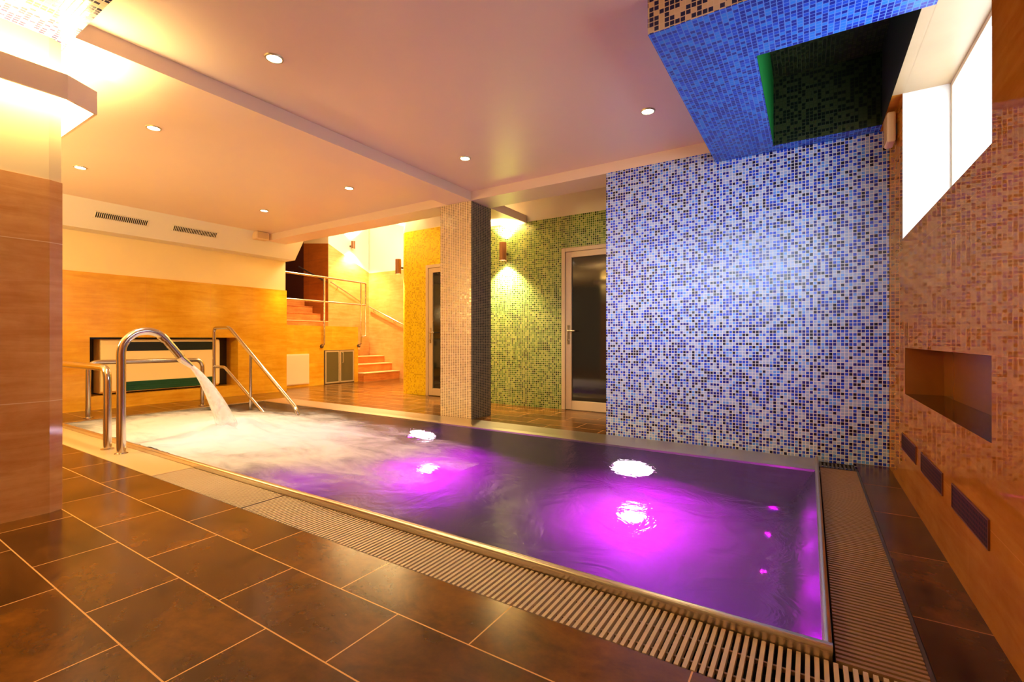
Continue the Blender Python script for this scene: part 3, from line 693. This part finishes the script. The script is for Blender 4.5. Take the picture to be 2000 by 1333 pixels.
# cover roll in the left recess
t = thing('cover_box', 'cream rounded panel with black and green bands in the wall recess', 'pool cover box', (-8.7, 3.4, .2))
prof = [(-8.93,.21),(-8.70,.21),(-8.655,.24),(-8.65,.30),(-8.65,.92),(-8.66,.985),(-8.70,1.005),(-8.93,1.005)]
MB().extrude_y(prof, 2.55, 4.17).build('case', COVERM, t)
MB().box(-8.651, -8.646, 2.78, 4.06, .825, .962).build('upper_band', BANDK, t)
mb = MB(); mb.box(-8.651, -8.643, 2.78, 4.06, .225, .365)
for k in range(4): mb.box(-8.644, -8.638, 2.78, 4.06, .24+k*.033, .255+k*.033)
mb.build('lower_band', BANDG, t)

# ------------------------------------------------------------------ stairs, railing, cabinet, hatch
t = thing('staircase', 'red-brown stone steps rising behind the yellow wall', 'stairs', (-8.85, 8.0, 0))
for i, (x, z, y1) in enumerate([(-8.85,.205,8.6),(-9.13,.40,8.6),(-9.41,.58,8.6),(-9.69,.765,8.05)]):
    s = MB().box(x-.29, x, 7.46, y1-.005, 0, z-.02).build('step', STEP, t)
    MB().box(x-.29, x+.012, 7.46, y1-.005, z-.02, z, 0, .004).build('nosing', NOSE, s)
t = thing('staircase', 'upper flight of red-brown stone steps behind the railing', 'stairs', (-10.0, 6.4, 1.1))
for i, (x, z) in enumerate([(-10.0,1.445),(-10.3,1.64),(-10.62,1.83),(-10.95,2.02)]):
    s = MB().box(x-.7, x, 4.9, 7.335, z-.21, z-.018).build('step', STEP, t)
    MB().box(x-.7, x+.012, 4.9, 7.335, z-.018, z, 0, .004).build('nosing', NOSE if i == 0 else STEP, s)
mb = MB(); mb.box(-10.0, -9.2, 5.0, 7.34, .9, 1.2)
struct(mb, 'floor_landing', [STEP], 'stone landing behind the low golden wall', 'landing')

XR = -8.99; PINK = STEEL
t = thing('stair_railing', 'steel tube railing with two rails above the low golden wall', 'railing', (XR, 6.5, .85))
r = .021
MB().tube([(XR,5.38,2.375),(XR,7.64,2.345),(XR,7.64,1.07),(XR,7.52,1.06)], r, 12, .05).build('top_rail', STEEL, t)
MB().tube([(XR,5.38,1.83),(XR,7.64,1.82)], r*.9, 12).build('lower_rail', STEEL, t)
for y in (6.50, 7.50):
    p = MB().tube([(XR,y,2.345),(XR,y,.90),(XR-.05,y-.03,.85)], r, 12, .04).build('post', STEEL, t)
    MB().lathe([(.0,.03),(.04,.03),(.04,.0)], (-9.05, y-.03, .85), 'x').build('rosette', DARKSTEEL, p)
t = thing('wall_handrail', 'thin handrail sloping down the stairwell end wall by the yellow wall', 'handrail', (-9.3, 8.5, 1.6))
MB().tube([(-9.93,8.53,1.88),(-8.5,8.53,1.31)], .018, 10).build('rail', STEEL, t)
for x in (-9.75, -9.0): MB().tube([(x,8.53,1.88+(x+9.93)*-.4-.01),(x,8.55,1.80+(x+9.93)*-.4),(x,8.60,1.79+(x+9.93)*-.4)], .008, 8).build('bracket', STEEL, t)
t = thing('wall_handrail', 'thin handrail climbing the pale stairwell wall behind the railing', 'handrail', (-9.95, 7.9, 2.1))
MB().tube([(-9.93,8.33,1.955),(-9.93,7.36,2.41)], .018, 10).build('rail', STEEL, t)
MB().tube([(-9.93,7.55,2.30),(-9.95,7.55,2.24),(-10.0,7.55,2.22)], .008, 8).build('bracket', STEEL, t)
t = thing('wall_handrail', 'dark handrail on the brown tiled stair wall', 'handrail', (-10.5, 7.3, 2.6))
MB().tube([(-10.0,7.27,2.42),(-11.1,7.27,2.87)], .02, 10).build('rail', DARKSTEEL, t)
for x in (-10.25, -10.85): MB().tube([(x,7.27,2.42-(x+10)*.41),(x,7.34,2.36-(x+10)*.41)], .008, 8).build('bracket', DARKSTEEL, t)

t = thing('wall_cabinet_doors', 'two frosted glass cabinet doors low in the golden wall', 'cabinet', (-9.05, 6.93, 0))
t.name = 'cabinet'
MB().box(-9.0499, -9.045, 6.53, 7.34, .0, .76).build('carcass', DARKSTEEL, t)
for y0, y1, hy in ((6.55, 6.925, None), (6.935, 7.32, 7.00)):
    mb = MB(); f = .03
    mb.box(-9.045, -9.025, y0, y0+f, .02, .745); mb.box(-9.045, -9.025, y1-f, y1, .02, .745); mb.box(-9.045, -9.025, y0+f, y1-f, .02, .05); mb.box(-9.045, -9.025, y0+f, y1-f, .715, .745)
    d = mb.build('door', ALU, t)
    MB().box(-9.040, -9.030, y0+f, y1-f, .05, .715).build('glass', FROST, d)
    if hy: MB().tube([(-9.028,hy,.70),(-9.005,hy,.70),(-9.005,hy,.47),(-9.028,hy,.47)], .008, 8, .01).build('handle', ALU, d)
t = thing('access_hatch', 'square white access hatch in the golden wall', 'hatch', (-9.04, 5.88, .05))
MB().box(-9.055, -9.035, 5.58, 6.16, .05, .69, 0, .004).build('frame', HATCHM, t)
MB().box(-9.036, -9.030, 5.60, 6.14, .07, .67, 0, .002).build('panel', HATCHM, t)

# ------------------------------------------------------------------ added light without modelled fixtures
light('stairwell_fill_light', 'AREA', (-8.0, 6.9, 4.3), 170, (1,.86,.62), size=1.2)  # unseen fill added to brighten the stairwell
light('left_fill_light', 'POINT', (-6.3, -.1, 1.9), 260, (1,.72,.28), size=.25)  # unseen fill added behind the pillar for the left wall and ceiling
for x, y in ((-1.1, 1.77), (-2.97, -.24), (-1.1, -.24), (-2.97, -2.2)):
    light('ceiling_spot', 'SPOT', (x, y, 2.83), 18, WARMW, size=.03, spot=math.radians(140), blend=.9)

d = bpy.data.lights.new('cool_fill_light', 'AREA'); d.shape = 'RECTANGLE'; d.size = 2.6; d.size_y = .5; d.energy = 9; d.color = (.62,.80,1); d.spread = math.radians(27)  # unseen cool fill added behind the camera for the blue wall
o = bpy.data.objects.new('cool_fill_light', d); C.objects.link(o); o.location = (-1.1, -1.2, 2.4)
o.rotation_euler = (Vector((-1.25, 4.69, 1.45)) - o.location).to_track_quat('-Z', 'Y').to_euler()

# extra white spot added at the downlight by the spout to brighten the foam
o = light('ceiling_spot', 'SPOT', (-4.84, 1.79, 2.82), 290, (.90,.90,1), size=.4, spot=math.radians(62), blend=1)
o.rotation_euler = (Vector((-5.0, 2.95, 0)) - o.location).to_track_quat('-Z', 'Y').to_euler()
